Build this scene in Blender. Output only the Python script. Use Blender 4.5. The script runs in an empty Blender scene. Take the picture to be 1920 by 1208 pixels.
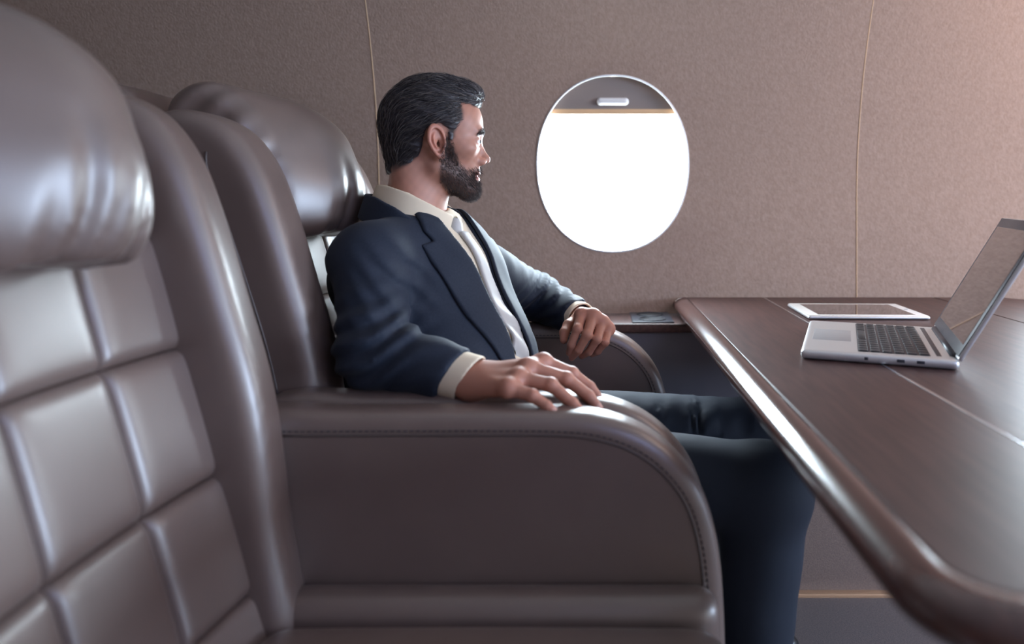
import bpy, bmesh, math, random
import numpy as np
from mathutils import Vector, Matrix

random.seed(7)
RNG = np.random.default_rng(11)
C = bpy.context.scene.collection
SC = bpy.context.scene

# ------------------------------------------------------------------ camera
# lens: 1284 px focal length on a 1920 px frame, looking straight at the side wall
cam_d = bpy.data.cameras.new('camera')
cam = bpy.data.objects.new('camera', cam_d); C.objects.link(cam)
cam_d.sensor_width = 36.0
cam_d.lens = 36.0 * 1284 / 1920
cam_d.shift_x = -156 / 1920
cam_d.shift_y = -225 / 1920
cam_d.clip_start = 0.02
cam.location = (0, 0, 1.03)
cam.rotation_euler = (math.radians(90), 0, 0)
cam_d.dof.use_dof = True
cam_d.dof.focus_distance = 1.42
cam_d.dof.aperture_fstop = 1.9
SC.camera = cam

# ------------------------------------------------------------------ daylight, lamps, exposure
SC.view_settings.view_transform = 'Standard'
SC.view_settings.look = 'None'
SC.view_settings.gamma = 1.0
SC.view_settings.use_curve_mapping = False
SC.view_settings.exposure = 0.0
world = bpy.data.worlds.new('overcast_sky'); SC.world = world
world.use_nodes = True
bg = world.node_tree.nodes['Background']
bg.inputs['Color'].default_value = (0.76, 0.90, 1.0, 1)
bg.inputs['Strength'].default_value = 42.0


def area_lamp(name, loc, rot, sx, sy, watts, col):
    d = bpy.data.lights.new(name, 'AREA'); d.shape = 'RECTANGLE'; d.size = sx; d.size_y = sy
    d.energy = watts; d.color = col
    o = bpy.data.objects.new(name, d); C.objects.link(o); o.location = loc; o.rotation_euler = rot
    return o


def window_portal(x, y, z, into):
    """sampling guide for the sky seen through a window opening (adds no light of its own)"""
    d = bpy.data.lights.new('window_portal', 'AREA'); d.shape = 'RECTANGLE'; d.size = 0.46; d.size_y = 0.52
    d.cycles.is_portal = True
    o = bpy.data.objects.new('window_portal', d); C.objects.link(o)
    o.location = (x, y, z); o.rotation_euler = (math.radians(-90 if into < 0 else 90), 0, 0)


WIN_X = [0.05, 1.48, 2.95]          # windows along the far side
OPP_X = [2.75]               # windows along the aisle side, behind the viewer
CAB_X0, CAB_X1, OPP_Y, CEIL_Z = -2.7, 3.8, -1.35, 1.95
for wx in WIN_X: window_portal(wx, 2.03, 1.136, -1)
for wx in OPP_X: window_portal(wx, OPP_Y - 0.06, 1.136, 1)
area_lamp('wall_washer_lamp', (1.75, 1.2, 1.88), (math.radians(48), 0, 0), 1.3, 0.12, 11, (1.0, 0.66, 0.48))
area_lamp('blue_fill_light', (1.9, -1.05, 1.82), (math.radians(52), 0, 0), 2.4, 0.25, 19, (0.38, 0.50, 1.0))  # added unseen blue fill, lifts the shadows on sides facing the viewer
area_lamp('added_front_light', (3.7, 0.3, 1.17), (0, math.radians(90), 0), 0.62, 1.5, 130, (0.60, 0.76, 1.0))  # added light without a fixture, puts highlights on the seats from ahead

# ------------------------------------------------------------------ helpers
def new_mesh(name, verts, faces, smooth=True):
    me = bpy.data.meshes.new(name)
    me.from_pydata([tuple(map(float, v)) for v in verts], [], [tuple(f) for f in faces])
    me.validate(); me.update()
    if smooth: me.polygons.foreach_set('use_smooth', [True] * len(me.polygons))
    return me


def np_mesh(name, V, Q):
    me = bpy.data.meshes.new(name)
    V = np.asarray(V, np.float32); Q = np.asarray(Q, np.int32)
    n, k = Q.shape
    me.vertices.add(len(V)); me.vertices.foreach_set('co', V.ravel())
    me.loops.add(n * k); me.loops.foreach_set('vertex_index', Q.ravel())
    me.polygons.add(n); me.polygons.foreach_set('loop_start', np.arange(0, n * k, k, dtype=np.int32))
    me.update(calc_edges=True); me.validate()
    me.polygons.foreach_set('use_smooth', np.ones(len(me.polygons), bool))
    return me


def set_col(me, cols):
    a = me.color_attributes.new('tone', 'FLOAT_COLOR', 'POINT')
    c = np.ones((len(me.vertices), 4), np.float32); c[:, :3] = cols
    a.data.foreach_set('color', c.ravel())


def obj(name, me, mat, parent=None, loc=(0, 0, 0), rot=None):
    o = bpy.data.objects.new(name, me); C.objects.link(o); o.location = loc
    if rot is not None: o.rotation_euler = rot
    if mat is not None and not me.materials: me.materials.append(mat)
    if parent is not None: o.parent = parent
    return o


def empty(name, loc=(0, 0, 0), rz=0):
    o = bpy.data.objects.new(name, None); C.objects.link(o); o.location = loc; o.rotation_euler = (0, 0, rz)
    o.empty_display_size = 0.1
    return o


def tag(o, label, cat, group=None):
    o['label'] = label; o['category'] = cat
    if group: o['group'] = group
    return o


def struct(o, label=None):
    o['kind'] = 'structure'
    if label: o['label'] = label
    return o


def box_mesh(name, lo, hi, bev=0.0, seg=2):
    bm = bmesh.new()
    bmesh.ops.create_cube(bm, size=1)
    lo, hi = Vector(lo), Vector(hi)
    for v in bm.verts:
        v.co = Vector([lo[i] + (v.co[i] + .5) * (hi[i] - lo[i]) for i in range(3)])
    if bev:
        bmesh.ops.bevel(bm, geom=bm.edges[:], offset=bev, segments=seg, affect='EDGES', profile=0.5)
    me = bpy.data.meshes.new(name); bm.to_mesh(me); bm.free()
    if bev:
        me.polygons.foreach_set('use_smooth', [True] * len(me.polygons))
        try: me.set_sharp_from_angle(angle=math.radians(50))
        except Exception: pass
    return me


def tube_mesh(name, pts, r, n=8, closed=False):
    """round tube along a polyline; r may be a list"""
    P = np.array(pts, float); m = len(P)
    R = np.full(m, r) if np.isscalar(r) else np.array(r, float)
    T = np.zeros_like(P)
    if closed:
        T = np.roll(P, -1, 0) - np.roll(P, 1, 0)
    else:
        T[1:-1] = P[2:] - P[:-2]; T[0] = P[1] - P[0]; T[-1] = P[-1] - P[-2]
    T /= np.linalg.norm(T, axis=1)[:, None] + 1e-12
    up = np.array([0, 0, 1.]) if abs(T[0][2]) < .9 else np.array([1., 0, 0])
    V, Q = [], []
    nrm = np.cross(T[0], up); nrm /= np.linalg.norm(nrm)
    for i in range(m):
        nrm = nrm - T[i] * (nrm @ T[i]); nrm /= np.linalg.norm(nrm)
        b = np.cross(T[i], nrm)
        for k in range(n):
            a = 2 * math.pi * k / n
            V.append(P[i] + R[i] * (math.cos(a) * nrm + math.sin(a) * b))
    last = m if closed else m - 1
    for i in range(last):
        j = (i + 1) % m
        for k in range(n):
            l = (k + 1) % n
            Q.append((i * n + k, i * n + l, j * n + l, j * n + k))
    if not closed:
        Q.append(tuple(range(n))[::-1]); Q.append(tuple((m - 1) * n + k for k in range(n)))
    return new_mesh(name, V, Q)


def catmull(pts, per=8, closed=True):
    P = [np.array(p, float) for p in pts]; n = len(P); out = []
    rng = range(n) if closed else range(n - 1)
    for i in rng:
        if closed: p0, p1, p2, p3 = P[i - 1], P[i], P[(i + 1) % n], P[(i + 2) % n]
        else: p0, p1, p2, p3 = P[max(i - 1, 0)], P[i], P[i + 1], P[min(i + 2, n - 1)]
        for k in range(per):
            t = k / per
            out.append(.5 * ((2 * p1) + (-p0 + p2) * t + (2 * p0 - 5 * p1 + 4 * p2 - p3) * t * t + (-p0 + 3 * p1 - 3 * p2 + p3) * t ** 3))
    if not closed: out.append(P[-1])
    return out

# ---- signed distance modelling: fields are numpy functions of (x, y, z); nets() skins them
def s_ell(c, r, M=None):
    c = np.array(c, np.float32); r = np.array(r, np.float32)
    def f(x, y, z):
        a, b, d = x - c[0], y - c[1], z - c[2]
        if M is not None:
            a, b, d = (M[0][0] * a + M[0][1] * b + M[0][2] * d, M[1][0] * a + M[1][1] * b + M[1][2] * d, M[2][0] * a + M[2][1] * b + M[2][2] * d)
        k0 = np.sqrt((a / r[0]) ** 2 + (b / r[1]) ** 2 + (d / r[2]) ** 2)
        k1 = np.sqrt((a / r[0] ** 2) ** 2 + (b / r[1] ** 2) ** 2 + (d / r[2] ** 2) ** 2) + 1e-9
        return k0 * (k0 - 1) / k1
    return f


def s_cone(a, b, ra, rb):
    a = np.array(a, np.float32); b = np.array(b, np.float32); ab = b - a; L = float(ab @ ab) + 1e-12
    def f(x, y, z):
        px, py, pz = x - a[0], y - a[1], z - a[2]
        h = np.clip((px * ab[0] + py * ab[1] + pz * ab[2]) / L, 0, 1)
        return np.sqrt((px - h * ab[0]) ** 2 + (py - h * ab[1]) ** 2 + (pz - h * ab[2]) ** 2) - (ra + (rb - ra) * h)
    return f


def smin(a, b, k):
    if k <= 0: return np.minimum(a, b)
    h = np.maximum(k - np.abs(a - b), 0) / k
    return np.minimum(a, b) - h * h * k * .25


def smax(a, b, k): return -smin(-a, -b, k)


def s_union(fs, k):
    def f(x, y, z):
        d = fs[0](x, y, z)
        for g in fs[1:]: d = smin(d, g(x, y, z), k)
        return d
    return f


def poly_sdf(x, z, poly):
    P = np.array(poly, np.float32); n = len(P)
    shape = np.broadcast(x, z).shape
    x = np.broadcast_to(x, shape); z = np.broadcast_to(z, shape)
    d = np.full(shape, 1e9, np.float32); s = np.ones(shape, np.float32)
    for i in range(n):
        vi, vj = P[i], P[i - 1]
        ex, ez = vj - vi
        wx, wz = x - vi[0], z - vi[1]
        t = np.clip((wx * ex + wz * ez) / (ex * ex + ez * ez + 1e-12), 0, 1)
        d = np.minimum(d, (wx - ex * t) ** 2 + (wz - ez * t) ** 2)
        c1 = z >= vi[1]; c2 = z < vj[1]; c3 = ex * wz > ez * wx
        s = np.where((c1 & c2 & c3) | (~c1 & ~c2 & ~c3), -s, s)
    return s * np.sqrt(d)


def s_slab(poly, y0, y1, r):
    """outline in the x-z plane, thickness in y, edges rounded by r"""
    yc, hw = (y0 + y1) / 2, abs(y1 - y0) / 2
    def f(x, y, z):
        q1 = poly_sdf(x, z, poly) + r
        q2 = np.abs(y - yc) - hw + r
        return np.minimum(np.maximum(q1, q2), 0) + np.hypot(np.maximum(q1, 0), np.maximum(q2, 0)) - r
    return f


def s_box(lo, hi, r):
    c = [(lo[i] + hi[i]) / 2 for i in range(3)]; h = [(hi[i] - lo[i]) / 2 - r for i in range(3)]
    def f(x, y, z):
        a, b, d = np.abs(x - c[0]) - h[0], np.abs(y - c[1]) - h[1], np.abs(z - c[2]) - h[2]
        return np.sqrt(np.maximum(a, 0) ** 2 + np.maximum(b, 0) ** 2 + np.maximum(d, 0) ** 2) + np.minimum(np.maximum(a, np.maximum(b, d)), 0) - r
    return f


def nets(f, lo, hi, h, smooth=2):
    lo = np.array(lo, np.float32); hi = np.array(hi, np.float32)
    n = np.ceil((hi - lo) / h).astype(int) + 1
    ax = [(lo[i] + h * np.arange(n[i])).astype(np.float32) for i in range(3)]
    F = np.broadcast_to(f(ax[0][:, None, None], ax[1][None, :, None], ax[2][None, None, :]), tuple(n)).astype(np.float32)
    S = F < 0
    cnt = np.zeros(tuple(n - 1), np.int8)
    corners = [(i, j, k) for i in (0, 1) for j in (0, 1) for k in (0, 1)]
    for i, j, k in corners:
        cnt += S[i:n[0] - 1 + i, j:n[1] - 1 + j, k:n[2] - 1 + k]
    act = (cnt > 0) & (cnt < 8)
    I, J, K = np.nonzero(act)
    idx = np.full(act.shape, -1, np.int32); idx[I, J, K] = np.arange(len(I))
    P = np.zeros((len(I), 3), np.float32); W = np.zeros(len(I), np.float32)
    for o1 in corners:
        for a in range(3):
            if o1[a]: continue
            o2 = list(o1); o2[a] = 1
            A = F[I + o1[0], J + o1[1], K + o1[2]]; B = F[I + o2[0], J + o2[1], K + o2[2]]
            m = (A < 0) != (B < 0)
            t = np.where(m, A / np.where(m, A - B, 1), 0)
            for q in range(3):
                P[:, q] += m * (o1[q] + (t if q == a else 0))
            W += m
    P /= W[:, None]
    V = lo + (np.stack([I, J, K], 1) + P) * h
    Q = []
    for a in range(3):
        b, c = (a + 1) % 3, (a + 2) % 3
        s0 = [slice(1, -1)] * 3; s1 = [slice(1, -1)] * 3
        s0[a] = slice(0, -1); s1[a] = slice(1, None)
        m = S[tuple(s0)] != S[tuple(s1)]
        G = np.stack(np.nonzero(m), 1)
        off = np.array([1, 1, 1]); off[a] = 0
        G = G + off
        ins = S[G[:, 0], G[:, 1], G[:, 2]]
        def cell(db, dc):
            g = G.copy(); g[:, b] += db; g[:, c] += dc
            return idx[g[:, 0], g[:, 1], g[:, 2]]
        q = np.stack([cell(-1, -1), cell(0, -1), cell(0, 0), cell(-1, 0)], 1)
        q[~ins] = q[~ins][:, ::-1]
        Q.append(q)
    Q = np.concatenate(Q)
    Q = Q[(Q >= 0).all(1)]
    if smooth:
        e = np.concatenate([Q[:, [0, 1]], Q[:, [1, 2]], Q[:, [2, 3]], Q[:, [3, 0]]])
        for _ in range(smooth):
            acc = np.zeros_like(V); w = np.zeros(len(V), np.float32)
            for p in range(3):
                acc[:, p] = np.bincount(e[:, 0], V[e[:, 1], p], len(V)) + np.bincount(e[:, 1], V[e[:, 0], p], len(V))
            w = np.bincount(e[:, 0], minlength=len(V)) + np.bincount(e[:, 1], minlength=len(V))
            V = V * .4 + .6 * acc / np.maximum(w, 1)[:, None]
    return V.astype(np.float32), Q


def sdf_mesh(name, f, lo, hi, h, smooth=2):
    V, Q = nets(f, lo, hi, h, smooth)
    return np_mesh(name, V, Q)


def clone(root, loc, rz):
    r = root.copy(); C.objects.link(r); r.location = loc; r.rotation_euler = (0, 0, rz)
    for ch in list(root.children):
        c = ch.copy(); C.objects.link(c); c.parent = r
        for g in list(ch.children):
            d = g.copy(); C.objects.link(d); d.parent = c
    return r

# ------------------------------------------------------------------ materials
MATS = {}
def material(name, col, rough=.5, spec=.5, metal=0., bump=0., bscale=200., bdist=.001, col2=None, vscale=3., stretch=(1, 1, 1),
             detail=4., coat=0., coat_r=.1, sheen=0., tone=False, sss=0.):
    m = bpy.data.materials.new(name); m.use_nodes = True
    nt = m.node_tree; b = nt.nodes['Principled BSDF']; L = nt.links
    b.inputs['Base Color'].default_value = (*col, 1)
    b.inputs['Roughness'].default_value = rough
    b.inputs['Specular IOR Level'].default_value = spec
    b.inputs['Metallic'].default_value = metal
    if coat: b.inputs['Coat Weight'].default_value = coat; b.inputs['Coat Roughness'].default_value = coat_r
    if sheen: b.inputs['Sheen Weight'].default_value = sheen; b.inputs['Sheen Roughness'].default_value = .4
    if sss:
        b.inputs['Subsurface Weight'].default_value = sss
        b.inputs['Subsurface Radius'].default_value = (.012, .004, .002); b.inputs['Subsurface Scale'].default_value = .35
    tc = nt.nodes.new('ShaderNodeTexCoord'); mp = nt.nodes.new('ShaderNodeMapping')
    L.new(tc.outputs['Object'], mp.inputs['Vector']); mp.inputs['Scale'].default_value = stretch
    if col2 is not None:
        n = nt.nodes.new('ShaderNodeTexNoise'); n.inputs['Scale'].default_value = vscale; n.inputs['Detail'].default_value = detail
        L.new(mp.outputs[0], n.inputs['Vector'])
        r = nt.nodes.new('ShaderNodeValToRGB'); L.new(n.outputs['Fac'], r.inputs[0])
        r.color_ramp.elements[0].position = .35; r.color_ramp.elements[1].position = .65
        r.color_ramp.elements[0].color = (*col, 1); r.color_ramp.elements[1].color = (*col2, 1)
        L.new(r.outputs[0], b.inputs['Base Color'])
    if tone:
        at = nt.nodes.new('ShaderNodeVertexColor'); at.layer_name = 'tone'
        L.new(at.outputs['Color'], b.inputs['Base Color'])
    if bump:
        n2 = nt.nodes.new('ShaderNodeTexNoise'); n2.inputs['Scale'].default_value = bscale; n2.inputs['Detail'].default_value = 3
        L.new(mp.outputs[0], n2.inputs['Vector'])
        bp = nt.nodes.new('ShaderNodeBump'); bp.inputs['Strength'].default_value = bump; bp.inputs['Distance'].default_value = bdist
        L.new(n2.outputs['Fac'], bp.inputs['Height']); L.new(bp.outputs[0], b.inputs['Normal'])
    MATS[name] = m
    return m


M_WALL = material('suede_wall', (.335, .240, .188), .9, .15, bump=.5, bscale=210, bdist=.0025, col2=(.39, .285, .228), vscale=120, stretch=(1, 1, .7))
M_SEAM_HIGHLIGHT = material('seam_highlight_tan', (.62, .42, .25), .5)
M_CEIL = material('ceiling_liner', (.62, .58, .55), .9, .1)
M_CARPET = material('carpet', (.20, .17, .17), .95, .05, bump=.6, bscale=500, bdist=.004, col2=(.27, .22, .21), vscale=260)
M_CARPET_WALL = material('carpet_lower_wall', (.24, .18, .165), .95, .05, bump=.6, bscale=500, bdist=.004, col2=(.31, .23, .20), vscale=260)
M_TRIM = material('brass_trim', (.62, .38, .24), .45, metal=.3)
M_LEATHER = material('taupe_leather', (.138, .094, .081), .42, .9, coat=.7, coat_r=.34, bump=.12, bscale=420, bdist=.0006, col2=(.155, .107, .092), vscale=9)
M_SEAM = material('leather_seam', (.09, .068, .062), .5)
M_STITCH = material('dark_thread', (.05, .045, .05), .8)
M_PLINTH = material('seat_plinth', (.10, .09, .09), .6)
M_WOOD = material('mahogany', (.048, .025, .023), .42, .28, bump=.05, bscale=30, bdist=.0004, col2=(.080, .041, .036), vscale=16, stretch=(6, .55, 6), detail=8, coat=.06, coat_r=.15)
M_WOODEDGE = material('polished_mahogany_edge', (.055, .024, .022), .2, .6, col2=(.085, .038, .032), vscale=20, stretch=(6, .6, 6), coat=.6, coat_r=.06)
M_DARKPANEL = material('dark_ledge_panel', (.12, .115, .14), .5)
M_STEEL = material('steel_inlay', (.75, .78, .82), .22, metal=1.)
M_ALU = material('silver_aluminium', (.72, .73, .74), .38, metal=.75)
M_KEY = material('black_keys', (.025, .025, .03), .5)
M_BLACK = material('black_plastic', (.035, .038, .05), .35)
M_WELL = material('cup_well_shadow', (.012, .012, .016), .7)  # near-black: shade inside the wells, put into the colour of flat discs
M_SCREEN = material('dark_screen_glass', (.035, .03, .032), .04, .6, coat=1., coat_r=.02)
M_BEZELW = material('white_bezel', (.80, .78, .75), .25)
M_PAD = material('grey_trackpad', (.42, .43, .45), .35, metal=.4)
M_SHADE = material('window_shade', (.27, .225, .205), .7)
M_SHADELIP = material('backlit_tan_lip', (.72, .47, .27), .5)  # tan glow of daylight through the lip is put into its colour
M_HANDLE = material('white_shade_handle', (.85, .85, .84), .3)
M_FRAME = material('white_window_rim', (.88, .89, .90), .35)


def glass_material():
    m = bpy.data.materials.new('window_pane'); m.use_nodes = True
    nt = m.node_tree; nt.nodes.clear()
    out = nt.nodes.new('ShaderNodeOutputMaterial'); mx = nt.nodes.new('ShaderNodeMixShader')
    t = nt.nodes.new('ShaderNodeBsdfTransparent'); g = nt.nodes.new('ShaderNodeBsdfGlossy'); g.inputs['Roughness'].default_value = .03
    mx.inputs[0].default_value = .05
    nt.links.new(t.outputs[0], mx.inputs[1]); nt.links.new(g.outputs[0], mx.inputs[2]); nt.links.new(mx.outputs[0], out.inputs[0])
    return m
M_PANE = glass_material()

# ------------------------------------------------------------------ the cabin shell
def wall_y(z):
    """far side wall: upright up to eye height, then curving in towards the ceiling"""
    z = np.asarray(z, float)
    return 1.965 - .40 * np.maximum(z - 1.03, 0) ** 2


WZ, WRX, WRZ = 1.136, .2165, .2485
def oval(x0, n=96, sx=WRX, sz=WRZ, zc=WZ):
    out = []
    for i in range(n):
        a = 2 * math.pi * i / n
        c, s = math.cos(a), math.sin(a)
        e = 2 / 2.12
        out.append((x0 + sx * math.copysign(abs(c) ** e, c), zc + sz * math.copysign(abs(s) ** e, s)))
    return out


def rect_ring(x0, x1, z0, z1, cx, cz, n=96):
    out = []
    for i in range(n):
        a = 2 * math.pi * i / n
        c, s = math.cos(a), math.sin(a)
        t = min(((x1 - cx) if c > 0 else (cx - x0)) / max(abs(c), 1e-9), ((z1 - cz) if s > 0 else (cz - z0)) / max(abs(s), 1e-9))
        out.append((cx + c * t, cz + s * t))
    # pull the nearest ring points onto the true corners
    for q in ((x0, z0), (x1, z0), (x0, z1), (x1, z1)):
        k = min(range(n), key=lambda i: (out[i][0] - q[0]) ** 2 + (out[i][1] - q[1]) ** 2)
        out[k] = q
    return out


def wall_panel(x0, x1, win, yfun, thick, parent, z0=.70, z1=1.93):
    V, Q = [], []
    if win is None:
        nz = 40
        for i in range(nz + 1):
            z = z0 + (z1 - z0) * i / nz
            V += [(x0, float(yfun(z)), z), (x1, float(yfun(z)), z)]
        for i in range(nz): Q.append((2 * i, 2 * i + 1, 2 * i + 3, 2 * i + 2))
    else:
        n, rings = 96, 14
        A = oval(win); B = rect_ring(x0, x1, z0, z1, win, WZ)
        for r in range(rings + 1):
            t = r / rings
            for a, b in zip(A, B):
                x, z = a[0] + (b[0] - a[0]) * t, a[1] + (b[1] - a[1]) * t
                V.append((x, float(yfun(z)), z))
        for r in range(rings):
            for k in range(n):
                l = (k + 1) % n
                Q.append((r * n + k, r * n + l, (r + 1) * n + l, (r + 1) * n + k))
    me = new_mesh('wall_panel', V, Q)
    o = obj('wall_panel', me, M_WALL, parent)
    s = o.modifiers.new('thickness', 'SOLIDIFY'); s.thickness = abs(thick); s.offset = 0
    es = o.modifiers.new('crisp', 'EDGE_SPLIT'); es.split_angle = math.radians(40)
    o.location = (0, .5 * thick, 0)
    return o


def make_window(name, x0, yfun, sgn, shade=.145):
    """oval cabin window: rim, pane, part-drawn shade with grip; sgn = outward direction in y"""
    root = struct(empty(name, (x0, float(yfun(WZ)), WZ - WRZ)), 'oval cabin window with bright sky and a part-drawn shade' if name == 'window_1' else None)
    ox, oy, oz = root.location
    def put(nm, V, Q, mat, parent=root, sm=True):
        return obj(nm, new_mesh(nm, [(v[0] - ox, v[1] - oy, v[2] - oz) for v in V], Q, sm), mat, parent)
    A = oval(x0); n = len(A)
    # rim: thin rolled ring on the wall surface
    ring = [(a[0], float(yfun(a[1])) - sgn * .0005, a[1]) for a in A]
    me = tube_mesh('window_frame', [(p[0] - ox, p[1] - oy, p[2] - oz) for p in ring], .0028, 8, True)
    obj('window_frame', me, M_FRAME, root)
    # reveal sleeve
    V, Q = [], []
    for r in range(4):
        t = r / 3
        for a in A:
            k = 1 + .02 * t
            V.append((x0 + (a[0] - x0) * k, float(yfun(a[1])) + sgn * .055 * t, WZ + (a[1] - WZ) * k))
    for r in range(3):
        for k in range(n):
            Q.append((r * n + k, r * n + (k + 1) % n, (r + 1) * n + (k + 1) % n, (r + 1) * n + k))
    put('window_reveal', V, Q, M_FRAME)
    # pane
    V = [(x0 + (a[0] - x0) * 1.015, float(yfun(a[1])) + sgn * .045, WZ + (a[1] - WZ) * 1.015) for a in A]
    V += [(v[0], v[1] + sgn * .003, v[2]) for v in V]
    Q = [tuple(range(n)), tuple(range(2 * n - 1, n - 1, -1))] + [(k, (k + 1) % n, n + (k + 1) % n, n + k) for k in range(n)]
    put('pane', V, Q, M_PANE, sm=False)
    # shade: sheet filling the oval above zs
    zs = WZ + shade
    def strip(nm, za, zb, off, th, mat, parent):
        V, Q = [], []
        m = 18
        for i in range(m + 1):
            z = za + (zb - za) * i / m
            c = max(0., 1 - min(1, abs((z - WZ) / (WRZ * 1.004))) ** 2.12) ** (1 / 2.12) * WRX * 1.006
            y = float(yfun(z)) + sgn * off
            V += [(x0 - c, y, z), (x0 + c, y, z), (x0 + c, y + sgn * th, z), (x0 - c, y + sgn * th, z)]
        for i in range(m):
            a, b = 4 * i, 4 * i + 4
            for k in range(4): Q.append((a + k, a + (k + 1) % 4, b + (k + 1) % 4, b + k))
        Q += [(0, 1, 2, 3), (4 * m, 4 * m + 3, 4 * m + 2, 4 * m + 1)]
        return put(nm, V, Q, mat, parent, sm=False)
    sh = strip('window_shade', zs + .012, WZ + WRZ, .018, .004, M_SHADE, root)
    strip('shade_lip', zs, zs + .014, .013, .012, M_SHADELIP, root)
    g = sdf_mesh('shade_grip', s_box((x0 - .046, -.012, zs + .024), (x0 + .046, .012, zs + .046), .0105), (x0 - .055, -.02, zs + .01), (x0 + .055, .02, zs + .06), .0025)
    o = obj('shade_grip', g, M_HANDLE, root); o.location = (-ox, float(yfun(zs + .03)) + sgn * .016 - oy, -oz)
    return root


w = struct(empty('wall_far', (0, 1.965, .70)), 'suede-covered cabin side wall in tall panels around the oval window')
SEAMS = [CAB_X0, -.62, .75, 2.2, CAB_X1]
for i in range(4):
    win = [None, .05, WIN_X[1], WIN_X[2]][i]
    p = wall_panel(SEAMS[i] + .0012, SEAMS[i + 1] - .0012, win, wall_y, .02, w)
    p.location = (0, .01 - 1.965, -.70)
for s in SEAMS[1:-1]:
    pts = [(s, float(wall_y(z)) - .0002 - 1.965, z - .70) for z in np.linspace(.70, 1.93, 40)]
    obj('seam_line', tube_mesh('seam_line', pts, .0017, 6), M_SEAM_HIGHLIGHT, w)  # thin tan strip; the wall seam's warm highlight is put into its colour
for i, x in enumerate(WIN_X): make_window('window_%d' % (i + 1), x, wall_y, 1)

opp = lambda z: OPP_Y + 1.965 - wall_y(z)
w2 = struct(empty('wall_aisle', (0, OPP_Y, .0)), 'suede-covered cabin wall on the aisle side')
for (x0, x1, win) in ((CAB_X0, .6, None), (.6, 2.05, None), (2.05, CAB_X1, OPP_X[0])):
    p = wall_panel(x0 + .002, x1 - .002, win, opp, -.02, w2, z0=0)
    p.location = (0, -.01 - OPP_Y, 0)
for i, x in enumerate(OPP_X): make_window('window_%d' % (i + 4), x, opp, -1)

struct(obj('floor', box_mesh('floor', (CAB_X0, OPP_Y - .05, -.05), (CAB_X1, 2.0, 0)), M_CARPET), 'dark carpet under the seats')
struct(obj('ceiling', box_mesh('ceiling', (CAB_X0, OPP_Y - .05, 1.92), (CAB_X1, 2.05, 1.98)), M_CEIL), 'pale cabin ceiling')
struct(obj('wall_rear', box_mesh('wall_rear', (CAB_X0 - .05, OPP_Y - .05, 0), (CAB_X0, 2.05, 1.95)), M_WALL), 'rear bulkhead of the cabin')
struct(obj('wall_front', box_mesh('wall_front', (CAB_X1, OPP_Y - .05, 0), (CAB_X1 + .05, 2.05, 1.95)), M_CEIL), 'front bulkhead of the cabin')

# side ledge with cup holder along the far wall
ledge = tag(empty('side_ledge', (-.4, 1.88, 0)), 'dark wood side ledge with cup holder along the wall below the window', 'ledge')
lx, ly = -.4, 1.88
def lbox(nm, lo, hi, bev, mat, parent=ledge):
    return obj(nm, box_mesh(nm, (lo[0] - lx, lo[1] - ly, lo[2]), (hi[0] - lx, hi[1] - ly, hi[2]), bev), mat, parent)
lbox('ledge_top', (CAB_X0 + .02, 1.785, .688), (CAB_X1 - .02, 1.962, .712), .005, M_WOOD)
lbox('ledge_panel', (CAB_X0 + .02, 1.805, .34), (CAB_X1 - .02, 1.95, .688), .003, M_DARKPANEL)
lbox('carpet_panel', (CAB_X0 + .02, 1.80, 0), (CAB_X1 - .02, 1.95, .34), .003, M_CARPET_WALL)
ch = lbox('cup_holder', (.098, 1.798, .711), (.208, 1.958, .7155), .0015, M_BLACK)
for yy in (1.842, 1.916):
    pts = [(.153 + .036 * math.cos(a) - lx, yy + .034 * math.sin(a) - ly, .7165) for a in np.linspace(0, 2 * math.pi, 40, endpoint=False)]
    obj('cup_rim', tube_mesh('cup_rim', pts, .0013, 8, True), M_BLACK, ch)
    V = [(.153 + .035 * math.cos(a) - lx, yy + .033 * math.sin(a) - ly, z) for z in (.7163, .7158) for a in np.linspace(0, 2 * math.pi, 40, endpoint=False)]
    obj('cup_well', new_mesh('cup_well', V, [tuple(range(40)), tuple(range(79, 39, -1))] + [(k, (k + 1) % 40, 40 + (k + 1) % 40, 40 + k) for k in range(40)]), M_WELL, ch)
struct(obj('trim_1', box_mesh('trim_1', (CAB_X0, 1.780, .0), (CAB_X1, 1.802, .010), .002), M_TRIM), 'thin brass coloured strip where carpet meets the lower wall')

# ------------------------------------------------------------------ leather seats
def back_x(z): return -.53 + (.8435 - z) * .288
TILT = math.atan(.288)
ROWS = [.992, .8435, .679, .525, .40]

ARM = [(-.50, .728), (-.35, .731), (-.2, .732), (-.05, .731), (.02, .722), (.075, .700), (.12, .664), (.155, .615), (.175, .55), (.184, .47), (.188, .36), (.188, .26), (.05, .255), (-.25, .255), (-.50, .26), (-.52, .45), (-.52, .65)]
ARM_TOP = [(-.45, .731), (-.2, .732), (-.05, .731), (.02, .722), (.075, .700), (.12, .664), (.155, .615), (.175, .55), (.184, .47), (.188, .36)]


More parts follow.
